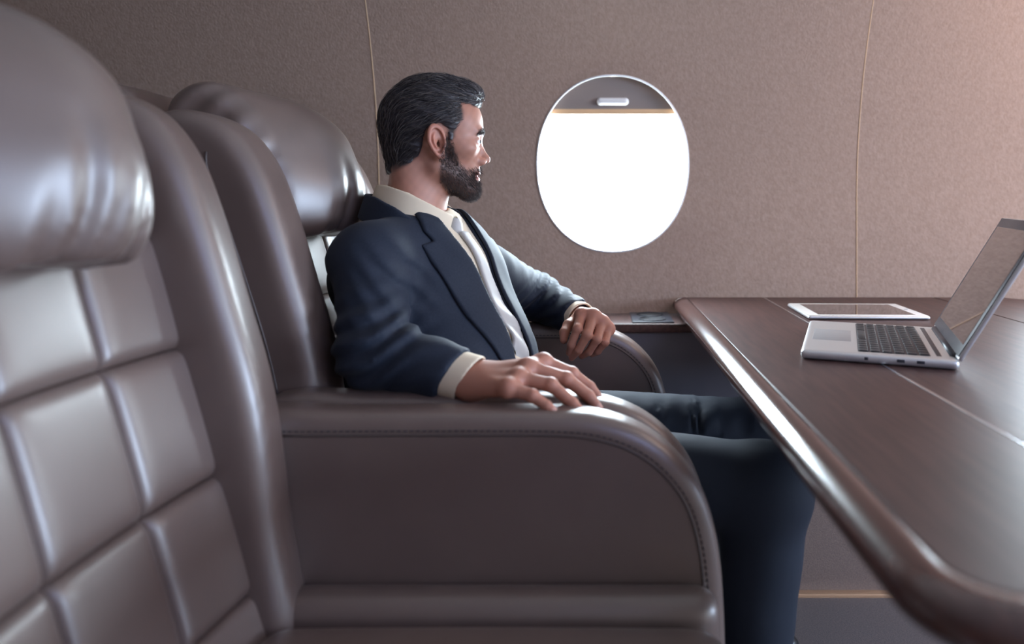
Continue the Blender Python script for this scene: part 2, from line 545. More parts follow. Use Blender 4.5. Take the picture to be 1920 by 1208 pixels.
def make_seat():
    t = empty('leather_seat')
    # body of the backrest
    shell = [(back_x(.40) - .05, .40), (back_x(.55) - .045, .55), (back_x(.7) - .045, .70), (back_x(.99) - .045, .99), (-.60, 1.12), (-.68, 1.165), (-.745, 1.13), (-.71, .95), (-.63, .6), (-.59, .40)]
    obj('back_shell', sdf_mesh('back_shell', s_slab(catmull(shell, 4), -.255, .255, .03), (-.80, -.28, .36), (-.36, .28, 1.22), .009), M_LEATHER, t)
    # side bolsters
    bol = [(-.395, .42), (-.415, .60), (-.437, .766), (-.474, .90), (-.510, 1.02), (-.543, 1.10), (-.590, 1.155), (-.66, 1.182), (-.72, 1.17), (-.738, 1.10), (-.70, .90), (-.645, .62), (-.60, .42), (-.5, .39)]
    P = catmull(bol, 5)
    for s in (-1, 1):
        slab0 = s_slab(P, s * .184, s * .285, .030)
        slab = lambda x, y, z, q=slab0: q(x + .002 + .15 * np.maximum(np.abs(y) - .215, 0) * np.clip((x + .70) / .12, 0, 1), y, z)
        o = obj('side_bolster', sdf_mesh('side_bolster', slab, (-.78, min(s * .18, s * .30), .36), (-.36, max(s * .18, s * .30), 1.22), .006, 3), M_LEATHER, t)
        seam = [(-.45, .45), (-.487, .60), (-.52, .766), (-.560, .90), (-.60, 1.02), (-.625, 1.09), (-.618, 1.135), (-.60, 1.152)]
        pts = [(p[0], s * .2845, p[1]) for p in catmull(seam, 5, False)][:-8]
        obj('seam_line', tube_mesh('seam_line', pts, .0022, 6), M_SEAM, o)
    # quilted panels
    for r in range(4):
        z1, z0 = ROWS[r], ROWS[r + 1]
        for c in range(3):
            y0 = -.205 + c * .41 / 3; y1 = y0 + .41 / 3
            n = 18; V, Q = [], []
            uu = [math.sin(math.pi / 2 * (2 * i / n - 1)) for i in range(n + 1)]
            for j in range(n + 1):
                for i in range(n + 1):
                    a, b = uu[i], uu[j]
                    y = (y0 + y1) / 2 + a * (y1 - y0) / 2; z = (z0 + z1) / 2 + b * (z1 - z0) / 2
                    x = back_x(z) - .016 * (1 - (y / .205) ** 2)
                    hgt = -.015 + .017 * math.sqrt(max(0, 1 - abs(a) ** 13)) * math.sqrt(max(0, 1 - abs(b) ** 13)) + .0025 * (1 - a * a) * (1 - b * b)
                    V.append((x + hgt * math.cos(TILT), y, z + hgt * math.sin(TILT)))
            for j in range(n):
                for i in range(n): Q.append((j * (n + 1) + i, j * (n + 1) + i + 1, (j + 1) * (n + 1) + i + 1, (j + 1) * (n + 1) + i))
            m = len(V)
            rim = list(range(n + 1)) + [j * (n + 1) + n for j in range(1, n + 1)] + [n * (n + 1) + i for i in range(n - 1, -1, -1)] + [j * (n + 1) for j in range(n - 1, 0, -1)]
            for k in rim: V.append((V[k][0] - .03, V[k][1], V[k][2] - .008))
            L = len(rim)
            for k in range(L): Q.append((rim[(k + 1) % L], rim[k], m + k, m + (k + 1) % L))
            Q.append(tuple(m + k for k in range(L))[::-1])
            obj('quilted_panel', new_mesh('quilted_panel', V, Q), M_LEATHER, t)
    # headrest pillow with gathers
    hr = [(-.500, .962), (-.480, .970), (-.466, 1.005), (-.468, 1.06), (-.486, 1.115), (-.512, 1.168), (-.565, 1.212), (-.63, 1.240), (-.70, 1.247), (-.755, 1.225), (-.765, 1.17), (-.70, 1.05), (-.62, .978), (-.56, .958)]
    slab1 = s_slab(catmull(hr, 5), -.180, .180, .036)
    base = lambda x, y, z: slab1(x + .85 * (np.sqrt(y * y + .0036) - .06) * np.clip((x + .74) / .16, 0, 1), y, z)
    rs = np.random.default_rng(5)
    fold = [(rs.uniform(-.19, .19), rs.uniform(.006, .012), rs.uniform(.007, .015), rs.uniform(1.03, 1.13), rs.uniform(-.25, .25)) for _ in range(18)]
    def f(x, y, z):
        d = base(x, y, z)
        for (y0, w_, a_, zt, sl) in fold:
            fade = np.clip((zt + .03 - z) / .09, 0, 1) * np.clip((x + .66) / .10, 0, 1)
            d = d + a_ * fade * np.exp(-((y - y0 - sl * (z - 1.0)) / w_) ** 2)
        side = np.clip((np.abs(y) - .14) / .045, 0, 1)
        d = d + .0035 * side * np.sin((z * .75 - x * .65) * 150 + np.sin(z * 40) * 1.2)
        d = d + .0015 * np.sin(y * 31 + z * 22) * np.sin(x * 27 + 1.)
        return d
    obj('headrest', sdf_mesh('headrest', f, (-.88, -.23, .92), (-.43, .23, 1.28), .0055, 2), M_LEATHER, t)
    # seat cushion, side rolls, plinth
    cush = s_box((-.44, -.212, .34), (.175, .212, .487), .05)
    crown = lambda x, y, z: cush(x, y, z) - .012 * np.clip(1 - (y / .21) ** 2, 0, 1) * np.clip(1 - ((x + .13) / .32) ** 2, 0, 1)
    obj('seat_cushion', sdf_mesh('seat_cushion', crown, (-.48, -.25, .30), (.22, .25, .53), .01), M_LEATHER, t)
    for s in (-1, 1):
        roll = s_box((-.43, min(s * .205, s * .272), .33), (.17, max(s * .205, s * .272), .503), .03)
        obj('cushion_roll', sdf_mesh('cushion_roll', roll, (-.46, min(s * .19, s * .285), .30), (.20, max(s * .19, s * .285), .53), .008), M_LEATHER, t)
    obj('plinth', box_mesh('plinth', (-.48, -.27, .0), (.10, .27, .36), .02), M_PLINTH, t)
    # armrests with piping and thread
    PA = catmull(ARM, 4)
    for s in (-1, 1):
        a, b = sorted((s * .268, s * .341))
        o = obj('armrest', sdf_mesh('armrest', s_slab(PA, a, b, .022), (-.56, a - .02, .22), (.22, b + .02, .77), .0065, 3), M_LEATHER, t)
        top = catmull(ARM_TOP, 6, False)
        for yy in (a - .0002, b + .0002):
            pts = []
            for i, p in enumerate(top):
                q = top[min(i + 1, len(top) - 1)] - top[max(i - 1, 0)]; q /= np.linalg.norm(q)
                nrm = np.array([q[1], -q[0]])          # pointing into the armrest
                pp = p + nrm * .030 if nrm[1] < 0 or True else p
                pts.append((pp[0], yy, pp[1]))
            obj('seam_line', tube_mesh('seam_line', pts, .0020, 6), M_SEAM, o)
            # thread: short dashes just above the piping
            V, Q = [], []
            L = np.array(pts); seg = np.linalg.norm(np.diff(L, axis=0), axis=1); cum = np.concatenate([[0], np.cumsum(seg)])
            n_d = int(cum[-1] / .009)
            for k in range(n_d):
                def at(sv): return np.array([np.interp(sv, cum, L[:, i]) for i in range(3)])
                p0, p1 = at(k * .009), at(k * .009 + .0055)
                d = p1 - p0; d /= np.linalg.norm(d); nn = np.array([-d[2], 0, d[0]])
                up = nn * .006; m = len(V)
                out = np.array([0, .0012 if yy > (a + b) / 2 else -.0012, 0])
                for q in (p0, p1):
                    V += [q + up - nn * .0007 + out, q + up + nn * .0007 + out, q + up + nn * .0007 - out, q + up - nn * .0007 - out]
                for e in range(4): Q.append((m + e, m + (e + 1) % 4, m + 4 + (e + 1) % 4, m + 4 + e))
                Q += [(m, m + 1, m + 2, m + 3), (m + 7, m + 6, m + 5, m + 4)]
            th = obj('stitching', new_mesh('stitching', V, Q, False), M_STITCH, o); th['kind'] = 'stuff'
    return t


GRP = 'taupe leather cabin seats'
seat = make_seat(); seat.location = (0, .695, 0)
tag(seat, 'empty taupe leather seat with quilted back, nearest the viewer', 'seat', GRP)
s2 = clone(seat, (0, 1.385, 0), 0); tag(s2, 'taupe leather seat beside the window wall with the man sitting in it', 'seat', GRP)
s3 = clone(seat, (-1.585, 1.385, 0), math.pi); tag(s3, 'leather seat behind the man, only its top edge peeking out', 'seat', GRP)

# ------------------------------------------------------------------ folding table
TZ = .758
tx, ty = .74, 1.2
table = tag(empty('folding_table', (tx, ty, 0)), 'glossy mahogany folding table with rounded edge and steel inlay', 'table')
def tpoly(nm, pts, z0, z1, mat, bev=.0015):
    bm = bmesh.new()
    vs = [bm.verts.new((p[0] - tx, p[1] - ty, z0)) for p in pts]
    f = bm.faces.new(vs)
    r = bmesh.ops.extrude_face_region(bm, geom=[f])
    for v in r['geom']:
        if isinstance(v, bmesh.types.BMVert): v.co.z = z1
    bmesh.ops.recalc_face_normals(bm, faces=bm.faces[:])
    me = bpy.data.meshes.new(nm); bm.to_mesh(me); bm.free()
    o = obj(nm, me, mat, table)
    if bev:
        b = o.modifiers.new('edge', 'BEVEL'); b.width = bev; b.segments = 2; b.limit_method = 'ANGLE'
    return o
def arc(cx, cy, r, a0, a1, n=10): return [(cx + r * math.cos(math.radians(a0 + (a1 - a0) * i / n)), cy + r * math.sin(math.radians(a0 + (a1 - a0) * i / n))) for i in range(n + 1)]
YF, YN, XL, XR = 1.955, .475, .262, 1.235
left = [(.4775, YN), (.4775, YF), (XL, YF)] + arc(XL + .045, YN + .045, .045, 180, 270)
mid = [(.4825, YN), (.9635, YN), (.9635, YF), (.4825, YF)]
right = [(.9665, YN)] + arc(XR - .045, YN + .045, .045, 270, 360) + [(XR, 1.80), (1.225, 1.86), (1.20, 1.91), (1.165, 1.945), (1.145, YF), (.9665, YF)]
tpoly('table_leaf', left, TZ - .034, TZ, M_WOOD)
tpoly('table_centre', mid, TZ - .034, TZ, M_WOOD)
tpoly('table_leaf', right, TZ - .034, TZ, M_WOOD)
tpoly('steel_inlay', [(.4778, YN), (.4822, YN), (.4822, YF), (.4778, YF)], TZ - .02, TZ + .0004, M_STEEL, 0)
# rounded edge moulding swept around left, near and right edges
path = [(XL, YF)] + [(XL, y) for y in np.linspace(1.9, YN + .06, 14)] + arc(XL + .045, YN + .045, .045, 180, 270, 8) + [(x, YN) for x in np.linspace(.36, XR - .09, 10)] + arc(XR - .045, YN + .045, .045, 270, 360, 8) + [(XR, y) for y in (1.0, 1.4, 1.80)] + [(1.225, 1.86), (1.205, 1.90)]
prof = [(.0, -.045), (.0, .0)]
prof = [(0.0015, -.0015)] + [(.003 + .037 * math.sin(math.radians(a)) ** .8 if a > 0 else .003, -.0215 + .022 * math.cos(math.radians(a))) for a in range(0, 181, 12)] + [(0.0015, -.044)]
V, Q = [], []
P = np.array(path); n = len(prof)
for i in range(len(P)):
    d = P[min(i + 1, len(P) - 1)] - P[max(i - 1, 0)]; d /= np.linalg.norm(d)
    out = np.array([d[1], -d[0]])
    for (o_, z_) in prof: V.append((P[i][0] + out[0] * o_ - tx, P[i][1] + out[1] * o_ - ty, TZ + z_))
for i in range(len(P) - 1):
    for k in range(n):
        l = (k + 1) % n
        Q.append((i * n + k, i * n + l, (i + 1) * n + l, (i + 1) * n + k))
Q += [tuple(range(n)), tuple((len(P) - 1) * n + k for k in range(n))[::-1]]
obj('edge_moulding', new_mesh('edge_moulding', V, Q), M_WOODEDGE, table)
obj('wall_bracket', box_mesh('wall_bracket', (.55 - tx, 1.45 - ty, TZ - .10), (.92 - tx, 1.778 - ty, TZ - .034), .01), M_DARKPANEL, table)

# ------------------------------------------------------------------ laptop
LW, LD, LH = .318, .246, .016
lap = tag(empty('laptop', (.525, 1.292, TZ + .0008), math.radians(-20)), 'open silver laptop with black keys on the mahogany table', 'laptop')
obj('base', sdf_mesh('base', s_box((-LD / 2, -LW / 2, 0), (LD / 2, LW / 2, LH), .006), (-LD / 2 - .01, -LW / 2 - .01, -.008), (LD / 2 + .01, LW / 2 + .01, LH + .008), .003, 1), M_ALU, lap)
obj('trackpad', box_mesh('trackpad', (-.108, -.055, LH - .001), (-.040, .055, LH + .0004), .0005), M_PAD, lap)
kw = obj('keyboard', box_mesh('keyboard', (-.030, -.140, LH - .001), (.083, .140, LH + .0003), .0005), M_BLACK, lap)
kme = box_mesh('key', (-.0072, -.0085, 0), (.0072, .0085, .0016), .0006, 1)
kwide = box_mesh('key', (-.0072, -.047, 0), (.0072, .047, .0016), .0006, 1)
for r in range(6):
    x = -.021 + r * .0190
    for c in range(14):
        y = -.130 + c * .0200
        if r == 0 and 5 <= c <= 9:
            if c == 7: obj('key', kwide, M_KEY, kw, (x, y, LH + .0004))
            continue
        obj('key', kme, M_KEY, kw, (x, y, LH + .0004))
obj('speaker_grille', box_mesh('speaker_grille', (.092, -.135, LH - .001), (.100, .135, LH + .0003), .0003), M_BLACK, lap)
obj('hinge', tube_mesh('hinge', [(LD / 2 - .004, -.13, LH), (LD / 2 - .004, .13, LH)], .0065, 10), M_BLACK, lap)
for i, x in enumerate((-.02, .03, .06)):
    obj('port', box_mesh('port', (x, -LW / 2 - .0004, .006), (x + (.012 if i else .006), -LW / 2 + .004, .011), .0005), M_BLACK, lap)
lid = obj('lid', sdf_mesh('lid', s_box((-.004, -LW / 2, 0), (.004, LW / 2, .258), .0035), (-.015, -LW / 2 - .01, -.01), (.015, LW / 2 + .01, .27), .003, 1), M_ALU, lap, (LD / 2 - .001, 0, LH - .002), (0, math.radians(29), 0))
obj('screen_bezel', box_mesh('screen_bezel', (-.0050, -LW / 2 + .003, .006), (-.0038, LW / 2 - .003, .255), .0004), M_BLACK, lid)
obj('screen', box_mesh('screen', (-.0056, -LW / 2 + .017, .026), (-.0049, LW / 2 - .017, .236), 0), M_SCREEN, lid)

# ------------------------------------------------------------------ tablet
tab = tag(empty('tablet', (.635, 1.676, TZ + .0006), math.radians(-1.5)), 'white-bezelled tablet lying flat on the table behind the laptop', 'tablet')
obj('tablet_body', sdf_mesh('tablet_body', s_box((-.140, -.098, 0), (.140, .098, .0085), .004), (-.15, -.11, -.006), (.15, .11, .015), .0028, 1), M_ALU, tab)
obj('bezel', box_mesh('bezel', (-.1365, -.0945, .0080), (.1365, .0945, .0090), .0004), M_BEZELW, tab)
obj('screen', box_mesh('screen', (-.112, -.080, .0088), (.112, .080, .0093), 0), M_SCREEN, tab)
obj('home_button', tube_mesh('home_button', [(.124, 0, .0088), (.124, 0, .0094)], .0055, 16), M_PAD, tab)

# ------------------------------------------------------------------ the seated man
def W(px, py, d): return np.array([(px - 1116) / 1284 * d, d, 1.03 - (py - 379) / 1284 * d])

M_SKIN = material('skin', (.5, .3, .22), .48, .4, bump=.15, bscale=600, bdist=.0005, tone=True, sss=.12)
M_HAIR = material('dark_brown_hair', (.048, .042, .046), .42, .45)
M_BEARD = material('beard_hair', (.075, .056, .052), .55, .35)
M_SUIT = material('navy_wool', (.015, .021, .037), .72, .3, bump=.25, bscale=900, bdist=.0005, col2=(.019, .026, .044), vscale=300, sheen=.05)
M_TROUSER = material('navy_trouser_wool', (.015, .021, .036), .75, .3, bump=.25, bscale=900, bdist=.0005, sheen=.05)
M_SHIRT = material('cream_shirt_cotton', (.78, .66, .50), .75, .2, bump=.2, bscale=1200, bdist=.0003)
M_TIE = material('pale_silver_tie', (.50, .48, .46), .45, .4, sheen=.3)
M_EYE = material('eye_white', (.75, .72, .70), .15)
M_IRIS = material('iris', (.06, .05, .05), .1)
M_SHOE = material('black_shoe_leather', (.02, .02, .022), .3)

# ---- head, in its own frame: u forward, w left, v up (metres)
H0 = np.array([-.325, 1.385, 1.153]); YAW = math.radians(14)
HF = np.array([math.cos(YAW), math.sin(YAW), 0]); HL = np.array([-math.sin(YAW), math.cos(YAW), 0]); HU = np.array([0, 0, 1.])
def head_to_world(P): return (H0 + np.outer(P[:, 0], HF) + np.outer(P[:, 1], HL) + np.outer(P[:, 2], HU)).astype(np.float32)
mm = lambda *a: tuple(q / 1000 for q in a)
def E(c, r, M=None): return s_ell(mm(*c), mm(*r), M)
def K(a, b, ra, rb): return s_cone(mm(*a), mm(*b), ra / 1000, rb / 1000)


def rotm(ax, deg):
    c, s = math.cos(math.radians(deg)), math.sin(math.radians(deg))
    return {'x': [[1, 0, 0], [0, c, -s], [0, s, c]], 'y': [[c, 0, s], [0, 1, 0], [-s, 0, c]], 'z': [[c, -s, 0], [s, c, 0], [0, 0, 1]]}[ax]


def head_field(u, w, v):
    a = np.abs(w)
    d = E((-6, 0, 38), (91, 73, 79))(u, a, v)
    d = smin(d, E((52, 0, 44), (37, 57, 40))(u, a, v), .03)
    d = smin(d, E((36, 0, 8), (52, 58, 60))(u, a, v), .03)
    d = smin(d, E((36, 0, -44), (49, 45, 56))(u, a, v), .03)
    d = smin(d, K((4, 49, -54), (64, 17, -97), 17, 15)(u, a, v), .024)
    d = smin(d, E((72, 0, -97), (16, 21, 18))(u, a, v), .02)
    d = smin(d, E((57, 45, -17), (23, 15, 14))(u, a, v), .022)
    d = smin(d, E((81, 20, 17), (14, 26, 8.5))(u, a, v), .012)
    d = smin(d, E((80, 0, 16), (14.5, 18, 9))(u, a, v), .010)
    d = smax(d, -E((97, 33, -2), (19, 18, 12))(u, a, v), .010)
    # neck
    d = smin(d, K((-26, 0, -40), (-44, 10, -185), 55, 63)(u, w, v), .022)
    d = smin(d, K((-58, 30, -50), (-42, 36, -170), 18, 22)(u, a, v), .03)
    d = smin(d, K((8, 0, -118), (-2, 0, -150), 12, 14)(u, w, v), .02)     # adam's apple
    # nose
    n = K((82, 0, 4), (101, 0, -32), 6, 8)(u, a, v)
    n = smin(n, E((103.5, 0, -36), (8.5, 9, 8))(u, a, v), .006)
    n = smin(n, E((93, 12, -41), (10, 6.5, 7.5))(u, a, v), .006)
    d = smin(d, n, .011)
    d = smax(d, -E((97, 6.5, -48), (6, 3.2, 4))(u, a, v), .002)
    # mouth
    d = smin(d, E((82, 0, -58), (9, 20, 7))(u, a, v), .008)
    d = smin(d, E((84, 0, -65), (8, 24, 5))(u, a, v), .005)
    d = smin(d, E((82, 0, -76), (9, 21, 6.5))(u, a, v), .006)
    d = smax(d, -E((93, 0, -70), (9, 23, 1.4))(u, a, v), .003)
    # eyelids with an opening
    lid = E((76.5, 32, -2), (13.6, 14.5, 12.8))(u, a, v)
    d = smin(d, lid, .005)
    d = smax(d, -E((91, 35, -3.0), (10, 14.5, 4.3))(u, a, v), .0015)
    # ears
    Me = np.array(rotm('z', 24)) @ np.array(rotm('y', 10))
    ce = (2, 77, -6)
    p = np.array(ce) / 1000
    x0, y0, z0 = u - p[0], a - p[1], v - p[2]
    ex = Me[0][0] * x0 + Me[0][1] * y0 + Me[0][2] * z0
    ey = Me[1][0] * x0 + Me[1][1] * y0 + Me[1][2] * z0
    ez = Me[2][0] * x0 + Me[2][1] * y0 + Me[2][2] * z0
    wid = np.where(ez > 0, .0175, .0175 + ez * .17)
    rr = np.sqrt((ex / wid) ** 2 + (ez / .031) ** 2)
    flat = np.maximum((rr - 1) * .016, np.abs(ey + .0015) - .0026)
    rim = np.hypot((rr - .88) * .017, ey - .0035) - .0036
    ear = smin(flat, rim, .004)
    ear = smin(ear, np.hypot((np.sqrt(((ex - .003) / .0095) ** 2 + ((ez - .002) / .019) ** 2) - 1) * .011, ey - .0022) - .0026, .002)
    ear = smax(ear, -s_ell((.005, .005, -.006), (.0072, .0085, .0125))(ex, ey, ez), .002)
    ear = smin(ear, s_ell((.006, .000, -.029), (.0085, .0045, .009))(ex, ey, ez), .004)
    ear = smin(ear, s_ell((.0155, .001, -.008), (.0042, .0045, .006))(ex, ey, ez), .003)
    ear = smax(ear, -(np.hypot((rr - .64) * .017, ey - .0035) - .0027), .0015)
    d = smin(d, ear, .003)
    return d


SKIN = np.array([.43, .205, .145])
def beard_mask(P):
    u, w, v = P[:, 0] * 1000, np.abs(P[:, 1]) * 1000, P[:, 2] * 1000
    top = np.interp(u, [14, 24, 36, 50, 66, 80, 100], [25, 18, -10, -47, -57, -51, -50])
    low = np.interp(u, [0, 8, 30, 60, 90], [-55, -86, -110, -122, -126])
    m = np.clip((top + 5 - v) / 20, 0, 1) ** 1.3 * np.clip((v - low) / 8, 0, 1) * np.clip((u - 6 - np.clip((v + 30) / 40, 0, 1) * 14) / 7, 0, 1)
    lips = (np.abs(v + 70) < 9) & (w < 21) & (u > 78)
    m = np.where(lips, m * .05, m)
    low_lip = (np.abs(v + 84) < 4) & (w < 14)
    m = np.where(low_lip, m * .7, m)
    return m


HAIRPOLY = [(-.135, .15), (.115, .15), (.108, .078), (.092, .070), (.076, .066), (.060, .074), (.050, .074), (.054, .058), (.055, .040), (.044, .026), (.038, .010), (.038, .004), (.032, -.004), (.026, -.002), (.022, .020), (.010, .029), (-.008, .028), (-.018, .014), (-.024, -.014), (-.030, -.034), (-.052, -.054), (-.080, -.068), (-.100, -.070), (-.135, -.066)]
def hair_vol(u, w, v):
    a = np.abs(w)
    d = E((-9, 0, 41), (97, 76, 84))(u, a, v)
    d = smin(d, E((14, 0, 98), (66, 52, 31))(u, a, v), .025)
    d = smin(d, E((62, 0, 92), (34, 46, 21))(u, a, v), .02)
    d = smin(d, E((-44, 0, -14), (50, 58, 62))(u, a, v), .03)
    d = smin(d, K((-28, 0, -40), (-46, 9, -185), 58.5, 66)(u, w, v), .012)
    d = smin(d, E((20, 53, 24), (30, 16, 46))(u, a, v), .02)
    return d
def hair_field(u, w, v):
    d = hair_vol(u, w, v)
    s = v + .28 * u + .35 * np.abs(w)
    d = d + .0025 * np.sin(s * 150 + u * 25) + .0011 * np.sin(s * 520 + 1.6 * np.sin(u * 60)) + .0008 * np.sin(s * 1130 + w * 90) + .0012 * np.sin(w * 330 + u * 40) * np.clip((v - .06) / .04, 0, 1)
    return smax(d, poly_sdf(u, v, HAIRPOLY), .006)


def strands(seeds, normals, dirf, length, steps, r, field=None, lift=.0015, jitter=.25, seed=1):
    rg = np.random.default_rng(seed)
    n = len(seeds); L = length * rg.uniform(.6, 1.25, n)
    P = seeds.copy(); pts = [P.copy()]
    rnd = rg.normal(0, jitter, (n, 3))
    for s in range(steps):
        D = dirf(P, normals) + rnd
        D /= np.linalg.norm(D, axis=1)[:, None] + 1e-9
        P = P + D * (L / steps)[:, None]
        if field is not None:
            e = .002
            f0 = field(P[:, 0], P[:, 1], P[:, 2])
            g = np.stack([field(P[:, 0] + e, P[:, 1], P[:, 2]) - f0, field(P[:, 0], P[:, 1] + e, P[:, 2]) - f0, field(P[:, 0], P[:, 1], P[:, 2] + e) - f0], 1)
            g /= np.linalg.norm(g, axis=1)[:, None] + 1e-9
            want = lift * (1 + .6 * np.sin(np.arange(n) * 1.7)) * math.sin(math.pi * min(1, (s + 1.5) / (steps + 1)))
            P = P - g * (f0 - want)[:, None]
        pts.append(P.copy())
    A = np.stack(pts, 1)                                    # n, m, 3
    if field is not None:                                   # trim strands that stray off the hairline
        A = A[(poly_sdf(A[:, -1, 0], A[:, -1, 2], HAIRPOLY) < .003) & (poly_sdf(A[:, steps // 2, 0], A[:, steps // 2, 2], HAIRPOLY) < .002)]; n = len(A)
    m = A.shape[1]
    T = np.gradient(A, axis=1); T /= np.linalg.norm(T, axis=2)[..., None] + 1e-9
    S = np.cross(T, rg.normal(0, 1, (n, 1, 3))); S /= np.linalg.norm(S, axis=2)[..., None] + 1e-9
    B = np.cross(T, S)
    taper = np.interp(np.linspace(0, 1, m), [0, .5, 1], [1, .9, .15])[None, :, None] * r
    ring = np.stack([A + taper * (math.cos(q) * S + math.sin(q) * B) for q in (0, 2.0944, 4.18879)], 2)   # n,m,3,3
    V = ring.reshape(-1, 3)
    base = (np.arange(n) * m * 3)[:, None, None] + (np.arange(m - 1) * 3)[None, :, None]
    Q = []
    for k in range(3):
        l = (k + 1) % 3
        Q.append(np.concatenate([base + k, base + l, base + 3 + l, base + 3 + k], 2).reshape(-1, 4))
    return V, np.concatenate(Q)


def vnormals(V, Q):
    n = np.cross(V[Q[:, 2]] - V[Q[:, 0]], V[Q[:, 3]] - V[Q[:, 1]])
    N = np.zeros_like(V)
    for k in range(4):
        for p in range(3): N[:, p] += np.bincount(Q[:, k], n[:, p], len(V))
    return N / (np.linalg.norm(N, axis=1)[:, None] + 1e-9)


headV, headQ = nets(head_field, (-.115, -.105, -.20), (.125, .105, .13), .0019, 1)
hu, hw_, hv = headV[:, 0] * 1000, np.abs(headV[:, 1]) * 1000, headV[:, 2] * 1000
tone = np.tile(SKIN, (len(headV), 1))
bmk = beard_mask(headV)[:, None]
tone = tone * (1 - .72 * bmk) + np.array([.06, .042, .037]) * .72 * bmk
lip = ((np.abs(hv + 70) < 8) & (hw_ < 22) & (hu > 80))[:, None]
tone = np.where(lip, np.array([.42, .17, .14]), tone)
earm = np.clip((hw_ - 72) / 6, 0, 1)[:, None] * (np.abs(hv + 6) < 42)[:, None] * (np.abs(hu - 2) < 26)[:, None]
tone = tone * (1 - .35 * earm) + np.array([.55, .20, .14]) * .35 * earm
under = np.clip(-poly_sdf(headV[:, 0], headV[:, 2], HAIRPOLY) / .007 + .3, 0, 1)[:, None] * np.clip((hv + 75) / 25, 0, 1)[:, None]
tone = tone * (1 - under) + np.array([.06, .045, .04]) * under
tone *= (1 + .06 * np.sin(hu * .31) * np.sin(hv * .27 + hw_ * .2))[:, None]

# ---- hands (world frame)
def chain_hand(wr, fore, mcp, fingers, thumb, rs, webk=.012, r_w=.027):
    fs = []
    def f(x, y, z):
        d = s_cone(fore, wr, .030, r_w)(x, y, z)
        for i, m in enumerate(mcp):
            side = (np.array(m) - np.mean(mcp, 0)) * .45
            d = smin(d, s_cone(np.array(wr) + side, m, .0175, .0125)(x, y, z), .02)
        for i in range(len(mcp) - 1):
            d = smin(d, s_cone(mcp[i], mcp[i + 1], .0105, .0105)(x, y, z), .012)
        fing = None
        for i, ch in enumerate(fingers):
            P = [mcp[i]] + list(ch); r = rs[i]
            g = s_cone(P[0], P[1], .0112 * r, .0094 * r)(x, y, z)
            g = smin(g, s_cone(P[1], P[2], .0092 * r, .0080 * r)(x, y, z), .003)
            g = smin(g, s_cone(P[2], P[3], .0080 * r, .0066 * r)(x, y, z), .003)
            g = smin(g, s_ell(P[1], (.0105 * r,) * 3)(x, y, z), .003)
            g = smin(g, s_ell(P[0], (.0135 * r,) * 3)(x, y, z), .004)
            fing = g if fing is None else smin(fing, g, .0012)
        d = smin(d, fing, .007)
        t = thumb
        g = s_cone(t[0], t[1], .0165, .0125)(x, y, z)
        g = smin(g, s_cone(t[1], t[2], .0120, .0105)(x, y, z), .004)
        g = smin(g, s_cone(t[2], t[3], .0105, .0085)(x, y, z), .004)
        d = smin(d, g, .006)
        return d
    return f


# right hand, resting on the aisle armrest (index, middle, ring, little)
R_W = np.array([-.186, 1.072, .750]); R_E = np.array([-.362, 1.128, .785])
r_mcp = [W(1018, 680, 1.090), W(990, 691, 1.062), W(972, 710, 1.034), W(953, 728, 1.007)]
r_fin = [[W(1072, 701, 1.09), W(1106, 726, 1.088), W(1124, 748, 1.082)],
         [W(1062, 711, 1.058), W(1104, 743, 1.050), W(1122, 766, 1.044)],
         [W(1033, 722, 1.024), W(1074, 757, 1.014), W(1090, 774, 1.008)],
         [W(998, 742, .998), W(1025, 761, .992), W(1040, 774, .988)]]
r_th = [np.array([-.165, 1.098, .752]), np.array([-.125, 1.118, .748]), np.array([-.088, 1.122, .742]), np.array([-.060, 1.118, .739])]
fR = chain_hand(R_W, R_W + (R_E - R_W) * .35, r_mcp, r_fin, r_th, [1.12, 1.15, 1.09, .98], r_w=.030)
# left hand, hanging loosely over the far armrest
L_W = W(1098, 603, 1.560); L_E = np.array([-.150, 1.735, .79])
l_mcp = [W(1090, 590, 1.478), W(1112, 592, 1.474), W(1129, 604, 1.478), W(1141, 617, 1.486)]
l_fin = [[W(1083, 617, 1.440), W(1071, 647, 1.438), W(1067, 662, 1.450)],
         [W(1101, 628, 1.432), W(1085, 657, 1.436), W(1072, 671, 1.450)],
         [W(1119, 636, 1.438), W(1104, 660, 1.448), W(1091, 668, 1.462)],
         [W(1134, 642, 1.450), W(1121, 659, 1.460), W(1110, 665, 1.470)]]
l_th = [W(1080, 603, 1.530), W(1066, 610, 1.500), W(1058, 624, 1.478), W(1057, 638, 1.468)]
fL = chain_hand(L_W, L_W + (L_E - L_W) * .35, l_mcp, l_fin, l_th, [1.06, 1.08, 1.03, .93])
def hand_mesh(f, pts):
    A = np.array(pts); lo = A.min(0) - .035; hi = A.max(0) + .035
    return nets(f, lo, hi, .0019, 1)
rV, rQ = hand_mesh(fR, [R_W + (R_E - R_W) * .2, R_W] + [q for c in r_fin for q in c] + r_th + r_mcp)
lV, lQ = hand_mesh(fL, [L_W + (L_E - L_W) * .2, L_W] + [q for c in l_fin for q in c] + l_th + l_mcp)
